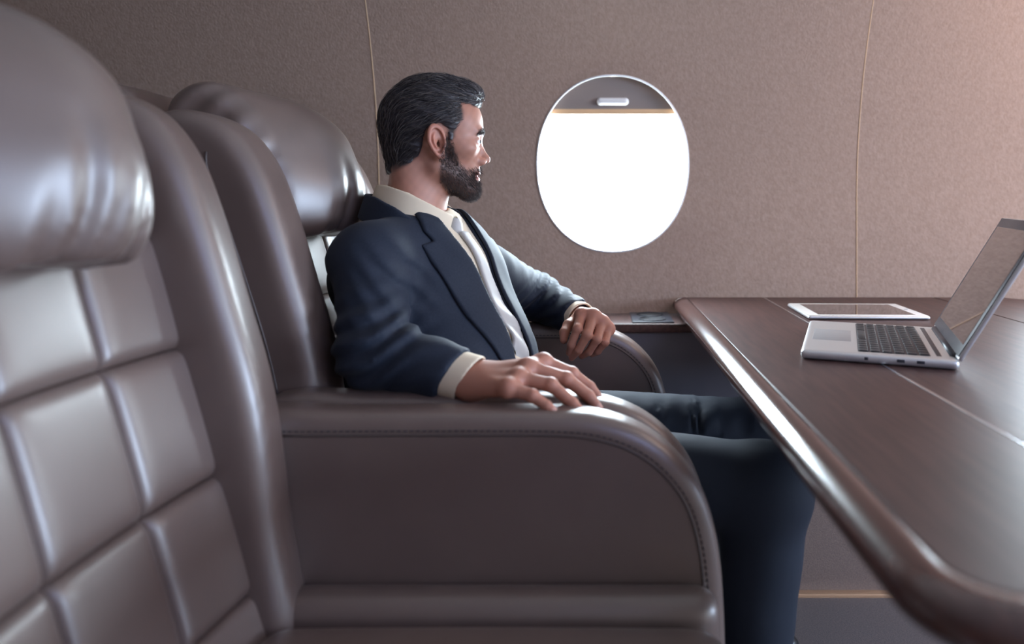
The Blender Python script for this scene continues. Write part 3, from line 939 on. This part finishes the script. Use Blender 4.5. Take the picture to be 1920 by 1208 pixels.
def hand_tone(V, fins, mcp):
    t = np.tile(SKIN * np.array([1.0, .95, .93]), (len(V), 1))
    for c, m in zip(fins, mcp):
        for q, a_, s_ in ((m, .35, .014), (c[0], .35, .009), (c[1], .2, .007), (c[2], .5, .010)):
            k = a_ * np.exp(-(np.linalg.norm(V - q, axis=1) / s_) ** 2)[:, None]
            t = t * (1 - k) + np.array([.56, .22, .16]) * k
        # nail: paler patch on the upper front of the last joint
        dn = c[2] - c[1]; dn /= np.linalg.norm(dn); up = np.array([0, -.35, 1.]); up -= dn * (up @ dn); up /= np.linalg.norm(up)
        q = c[2] - dn * .001 + up * .0062
        k = .6 * (np.linalg.norm(V - q, axis=1) < .0052)[:, None]
        t = t * (1 - k) + np.array([.66, .42, .36]) * k
    return t

# ---- torso frame: a forward, b left (chest turned a little towards the aisle)
PSI = math.radians(-25); TO = np.array([-.333, 1.385])
ca, sa = math.cos(PSI), math.sin(PSI)
def tl(x, y):
    rx, ry = x - TO[0], y - TO[1]
    return rx * ca + ry * sa, -rx * sa + ry * ca
def tw(a, b, z): return np.array([TO[0] + a * ca - b * sa, TO[1] + a * sa + b * ca, z])
SH_R, SH_L = tw(.008, -.180, .916), tw(.018, .186, .868)


def torso_outer(x, y, z):
    a, b = tl(x, y)
    d = s_ell((.012, 0, .838), (.130, .180, .152))(a, b, z)
    d = smin(d, s_cone((-.005, -.03, .965), (.0, -.165, .925), .058, .060)(a, b, z), .05)
    d = smin(d, s_cone((-.005, .03, .965), (.0, .165, .888), .058, .056)(a, b, z), .05)
    d = smin(d, s_cone((-.03, -.07, .970), (-.03, .07, .965), .042, .042)(a, b, z), .03)
    d = smin(d, s_ell((-.025, 0, .98), (.078, .080, .045))(a, b, z), .025)
    d = smin(d, s_ell((.088, 0, .70), (.132, .172, .15))(a, b, z), .06)
    d = smin(d, s_ell((.17, 0, .575), (.15, .185, .105))(a, b, z), .05)
    d = smin(d, s_cone((-.055, -.10, .88), (-.055, .11, .88), .085, .085)(a, b, z), .05)
    d = smin(d, s_cone((-.02, -.09, .70), (-.02, .09, .70), .095, .095)(a, b, z), .05)
    return d


def ripple(x, y, z, k, seed):
    rg = np.random.default_rng(seed); o = 0
    for _ in range(6):
        q = rg.normal(0, 1, 3); q *= k / np.linalg.norm(q) * rg.uniform(.6, 1.5)
        o = o + np.sin(x * q[0] + y * q[1] + z * q[2] + rg.uniform(0, 6.28))
    return o / 6


def cut_cone(a, b, ra, rb, p, nrm):
    c = s_cone(a, b, ra, rb); nrm = np.array(nrm, float); nrm /= np.linalg.norm(nrm)
    return lambda x, y, z: smax(c(x, y, z), (x - p[0]) * nrm[0] + (y - p[1]) * nrm[1] + (z - p[2]) * nrm[2], .003)


fwR = (R_W - R_E) / np.linalg.norm(R_W - R_E); fwL = (L_W - L_E) / np.linalg.norm(L_W - L_E)
CUT_R = R_W - fwR * .040; CUT_L = L_W - fwL * .030
NR_ = fwR + np.array([-.15, 0, .0]) * 0 + np.array([0, 0, -.35]); NL_ = fwL
def sleeves(x, y, z, inset=0.):
    r1 = s_cone(SH_R, R_E, .064 - inset, .057 - inset)(x, y, z)
    r2 = cut_cone(R_E, R_W, .056 - inset, .043 - inset, CUT_R, NR_)(x, y, z)
    R = smin(r1, r2, .035)
    l1 = s_cone(SH_L, L_E, .064 - inset, .055 - inset)(x, y, z)
    l2 = cut_cone(L_E, L_W, .056 - inset, .042 - inset, CUT_L, NL_)(x, y, z)
    return R, smin(l1, l2, .035)


def wrinkle(x, y, z):
    w = .0030 * ripple(x, y, z, 38, 3) + .0016 * ripple(x, y, z, 85, 4)
    # drag folds in the crook of the aisle-side elbow and down the upper arm
    e = np.exp(-(((x + .36) / .10) ** 2 + ((y - 1.10) / .10) ** 2 + ((z - .80) / .075) ** 2))
    w = w + .0075 * e * np.sin((z * 1.0 - x * .55) * 165 + 1.2 * np.sin(x * 50))
    e2 = np.exp(-(((x + .33) / .06) ** 2 + ((y - 1.14) / .10) ** 2 + ((z - .90) / .07) ** 2))
    w = w + .004 * e2 * np.sin((z * .8 + x * .9) * 190)
    e3 = np.exp(-(((x + .10) / .10) ** 2 + ((y - 1.66) / .13) ** 2 + ((z - .80) / .07) ** 2))
    w = w + .006 * e3 * np.sin((x * .8 - z * .9 + y * .2) * 210)
    return w


def wedge(a, b, z):
    half = np.interp(z, [.60, .70, .80, .90, .985, 1.03], [.050, .032, .024, .030, .048, .066]).astype(np.float32)
    off = np.interp(z, [.60, .75, 1.0], [.012, .004, 0]).astype(np.float32)
    return np.maximum(np.abs(b - off) - half, .0 - a)


def jacket_field(x, y, z):
    t = torso_outer(x, y, z)
    R, L = sleeves(x, y, z)
    a, b = tl(x, y)
    # the chest panels sit in front of the arms with a seam valley at the armhole
    k = .014 + .045 * np.clip((z - .86) / .07, 0, 1)
    h = np.maximum(k - np.abs(t - R), 0) / k
    d = np.minimum(t, R) - h * h * k * .25
    d = smin(d, L, .02)
    d = d + wrinkle(x, y, z)
    wd = wedge(a, b, z)
    d = smax(d, -np.maximum(wd, -(t + .013)), .004)
    hem = .585 - z + .0 * a
    d = smax(d, hem, .004)
    nk = s_cone(H0 + np.array([-.026, 0, -.04]), H0 + np.array([-.045, 0, -.21]), .058, .066)(x, y, z)
    return smax(d, -nk, .006)


def lapel(side):
    P = [(side * .050, 1.0), (side * .031, .90), (side * .025, .80), (side * .033, .70), (side * .038, .655), (side * .055, .72), (side * .088, .82), (side * .114, .925), (side * .119, .952), (side * .092, .958), (side * .100, .976), (side * .090, 1.0), (side * .075, 1.018)]
    def f(x, y, z):
        t = torso_outer(x, y, z) + wrinkle(x, y, z)
        a, b = tl(x, y)
        return smax(smax(np.abs(t - .0035) - .0036, poly_sdf(b, z, P), .002), -.01 - a, .002)
    return f


def neck_shell(poly, r0, r1, th):
    c = s_cone(H0 + np.array([-.024, 0, -.03]), H0 + np.array([-.045, 0, -.20]), r0, r1)
    return lambda x, y, z: smax(np.abs(c(x, y, z)) - th, poly_sdf(x, z, poly), .002)


coll = [(-.440, 1.066), (-.40, 1.062), (-.355, 1.048), (-.315, 1.026), (-.289, 1.010), (-.270, .998), (-.255, .955), (-.275, .945), (-.330, .975), (-.39, 1.015), (-.45, 1.035)]
jcol = [(-.460, 1.048), (-.42, 1.040), (-.375, 1.020), (-.33, .990), (-.30, .968), (-.30, .935), (-.36, .955), (-.42, .985), (-.47, 1.0)]


collar0 = neck_shell(coll, .066, .100, .0026)
def collar_field(x, y, z):
    a, b = tl(x, y)
    return smax(collar0(x, y, z), -np.maximum(np.abs(b) - .55 * (1.008 - z) - .002, -a), .003)


def trousers_field(x, y, z):
    hipR, hipL = np.array([-.145, 1.295, .545]), np.array([-.135, 1.470, .545])
    kR, kL = np.array([.305, 1.215, .523]), np.array([.37, 1.53, .518])
    aR, aL = np.array([.262, 1.215, .10]), np.array([.22, 1.54, .10])
    d = s_ell((-.17, 1.385, .55), (.15, .175, .105))(x, y, z)
    d = smin(d, s_cone(hipR, kR, .088, .072)(x, y, z), .03)
    d = smin(d, s_cone(hipL, kL, .086, .070)(x, y, z), .03)
    d = smin(d, s_cone(kR, aR, .076, .066)(x, y, z), .03)
    d = smin(d, s_cone(kL, aL, .074, .064)(x, y, z), .03)
    e = np.exp(-(((x - .21) / .10) ** 2 + ((y - 1.46) / .10) ** 2 + ((z - .55) / .07) ** 2))
    d = d + .0058 * e * (1 + .6 * np.sin(x * 61)) * np.sin((x * 1.0 - z * .5 + .012 * np.sin(x * 90)) * 215 + 1.4 * np.sin(z * 45)) + .003 * ripple(x, y, z, 40, 9)
    return smax(d, .075 - z, .004)


def hidden_body(x, y, z):
    t = torso_outer(x, y, z) + .022
    R, L = sleeves(x, y, z, .020)
    d = smin(smin(t, R, .03), L, .03)
    d = smin(d, trousers_field(x, y, z) + .02, .03)
    return smax(d, z - 1.0, .01)


bodyV, bodyQ = nets(hidden_body, (-.50, 1.02, .06), (.47, 1.82, 1.03), .014, 1)
V = np.concatenate([head_to_world(headV), rV, lV, bodyV]); off1 = len(headV); off2 = off1 + len(rV); off3 = off2 + len(lV)
Q = np.concatenate([headQ, rQ + off1, lQ + off2, bodyQ + off3])
PB = np.array([-.17, 1.385, 0.0])
me = np_mesh('person', V - PB, Q)
set_col(me, np.concatenate([tone, hand_tone(rV, r_fin, r_mcp), hand_tone(lV, l_fin, l_mcp), np.tile(SKIN, (len(bodyV), 1))]))
man = obj('person', me, M_SKIN, None, tuple(PB))
tag(man, 'bearded man in navy suit sitting in the window seat, looking out of the window', 'person')
def wear(nm, me, mat): return obj(nm, me, mat, man, tuple(-PB))
jk = wear('jacket', sdf_mesh('jacket', jacket_field, (-.52, 1.0, .57), (.10, 1.84, 1.06), .0048, 2), M_SUIT)
for s in (-1, 1):
    me = sdf_mesh('lapel', lapel(s), (-.42, 1.20, .64), (-.02, 1.56, 1.03), .0030, 1)
    obj('lapel', me, M_SUIT, jk)
obj('jacket_collar', sdf_mesh('jacket_collar', neck_shell(jcol, .080, .112, .0045), (-.51, 1.23, .92), (-.24, 1.55, 1.07), .003, 1), M_SUIT, jk)
def shirt_field(x, y, z):
    t = torso_outer(x, y, z) + .0065 + .6 * wrinkle(x, y, z)
    a, b = tl(x, y)
    t = t + .006 * np.sin(z * 110 + np.sin(b * 60)) * np.clip((.84 - z) / .1, 0, 1)
    d = smax(t, wedge(a, b, z) - .012, .003)
    nk = s_cone(H0 + np.array([-.026, 0, -.04]), H0 + np.array([-.045, 0, -.21]), .057, .064)(x, y, z)
    d = smax(d, -nk, .004)
    return smax(d, .60 - z, .004)
sh = wear('shirt', sdf_mesh('shirt', shirt_field, (-.46, 1.22, .58), (.0, 1.54, 1.04), .0040, 1), M_SHIRT)
obj('shirt_collar', sdf_mesh('shirt_collar', collar_field, (-.47, 1.25, .93), (-.23, 1.53, 1.09), .0022, 1), M_SHIRT, sh)
def cuff(wr, fw, nrm, back, frnt, ra, rb):
    a_, b_ = wr - fw * back, wr - fw * frnt
    c = s_cone(a_ - fw * .03, b_ + fw * .03, ra, rb)
    nrm = nrm / np.linalg.norm(nrm)
    return lambda x, y, z: smax(smax(np.abs(c(x, y, z)) - .0022, (x - b_[0]) * nrm[0] + (y - b_[1]) * nrm[1] + (z - b_[2]) * nrm[2], .002),
                                -((x - a_[0]) * nrm[0] + (y - a_[1]) * nrm[1] + (z - a_[2]) * nrm[2]), .002)
for wr, fw, nr, fr in ((R_W, fwR, NR_, .010), (L_W, fwL, NL_, .016)):
    c = wr - fw * .03
    obj('cuff', sdf_mesh('cuff', cuff(wr, fw, nr, .075, fr, .037, .0365), c - .085, c + .085, .0024, 1), M_SHIRT, sh)
def tie_field(x, y, z):
    t = torso_outer(x, y, z) + .0065 + .6 * wrinkle(x, y, z)
    a, b = tl(x, y)
    half = np.interp(z, [.62, .70, .93, .97], [.026, .025, .014, .012]).astype(np.float32)
    b = b + .006 * np.sin(z * 62) * np.clip((.88 - z) / .1, 0, 1)
    t = t + .004 * np.sin(z * 105 + b * 90) * np.clip((.86 - z) / .1, 0, 1)
    d = smax(smax(np.abs(t - .004) - .004, np.abs(b - .003) - half, .003), .0 - a, .002)
    d = smax(smax(d, .66 - z, .002), z - .975, .002)
    k = tw(.060, .0, .978)
    return smin(smax(d, z - .972, .002), smax(s_ell(k, (.016, .018, .024))(x, y, z), .962 - z, .006), .004)
wear('tie', sdf_mesh('tie', tie_field, (-.40, 1.28, .64), (-.03, 1.46, 1.0), .0030, 1), M_TIE)
wear('trousers', sdf_mesh('trousers', trousers_field, (-.38, 1.05, .05), (.49, 1.68, .70), .0075, 2), M_TROUSER)
for (x, y) in ((.30, 1.215), (.25, 1.54)):
    f = lambda X, Y, Z, x=x, y=y: smax(smin(s_ell((x - .02, y, .055), (.065, .042, .06))(X, Y, Z), s_ell((x + .09, y, .035), (.12, .045, .045))(X, Y, Z), .03), .004 - Z, .004)
    wear('shoe', sdf_mesh('shoe', f, (x - .12, y - .07, -.006), (x + .24, y + .07, .14), .006), M_SHOE)

# ---- hair, beard, brows, eyes
V, Q = nets(hair_field, (-.125, -.095, -.10), (.115, .095, .145), .0022, 1)
N = vnormals(V, Q)
wear('hair', np_mesh('hair', head_to_world(V), Q), M_HAIR)
hair = man.children[-1]
pick = RNG.choice(len(V), 6500, replace=False)
P0 = V[pick]; N0 = N[pick]
keep = (hair_vol(P0[:, 0], P0[:, 1], P0[:, 2]) > -.004)
P0, N0 = P0[keep], N0[keep]
def comb(P, N):
    u, w, v = P[:, 0], P[:, 1], P[:, 2]
    side = np.clip((.085 - v) / .09, 0, 1); front = np.clip((u - .04) / .05, 0, 1) * np.clip((v - .06) / .03, 0, 1)
    back = np.clip((-.05 - u) / .05, 0, 1)
    D = np.stack([-1 + .75 * back - .0 * side, .25 * np.sign(w) * side * 0, -.12 - .55 * side - .9 * back + .55 * front], 1)
    return D
hv_, hq_ = strands(P0, N0, comb, .042, 8, .00050, hair_vol, .0030, .16, 2)
M_HAIR2 = material('brown_grey_hair', (.115, .095, .088), .45, .5)
sel = RNG.choice(len(P0), 1500, replace=False)
h2v, h2q = strands(P0[sel], N0[sel], comb, .050, 8, .00045, hair_vol, .0042, .22, 8)
h2 = obj('light_strands', np_mesh('light_strands', head_to_world(h2v), h2q), M_HAIR2, hair); h2['kind'] = 'stuff'
ho = obj('hair_strands', np_mesh('hair_strands', head_to_world(hv_), hq_), M_HAIR, hair); ho['kind'] = 'stuff'
HN = vnormals(headV, headQ)
def sprout(name, mask, n, dirf, length, r, seed, mat):
    p = np.clip(mask, 0, 1); idx = np.random.default_rng(seed).choice(len(headV), n, replace=True, p=p / p.sum())
    P = headV[idx] + np.random.default_rng(seed + 1).normal(0, .0008, (n, 3))
    v, q = strands(P, HN[idx], dirf, length, 3, r, None, 0, .22, seed)
    o = wear(name, np_mesh(name, head_to_world(v), q), mat); o['kind'] = 'stuff'
    return o
sprout('beard', beard_mask(headV), 6500, lambda P, N: N * .55 + np.array([.30, 0, -.85]), 0.0080, .00027, 21, M_BEARD)
br = np.exp(-((hv - 18 + np.clip(hw_ - 30, 0, 30) * .25) / 3.2) ** 2) * (hu > 50) * (hw_ > 8) * (hw_ < 46)
sprout('eyebrows', br, 1500, lambda P, N: N * .25 + np.stack([-.6 + 0 * P[:, 0], .6 * np.sign(P[:, 1]), .15 + 0 * P[:, 0]], 1), .008, .00036, 31, M_BEARD)
def sphere(name, c, r, mat, parent):
    f = s_ell(c, (r, r, r)); c = np.array(c)
    v, q = nets(f, c - r - .003, c + r + .003, r / 8, 1)
    return obj(name, np_mesh(name, head_to_world(v), q), mat, parent, tuple(-PB) if parent is man else (0, 0, 0))
for s in (-1, 1):
    e = sphere('eye', (.0770, s * .032, -.002), .0123, M_EYE, man)
    sphere('iris', (.0862, s * .0330, -.0026), .0050, M_IRIS, e)
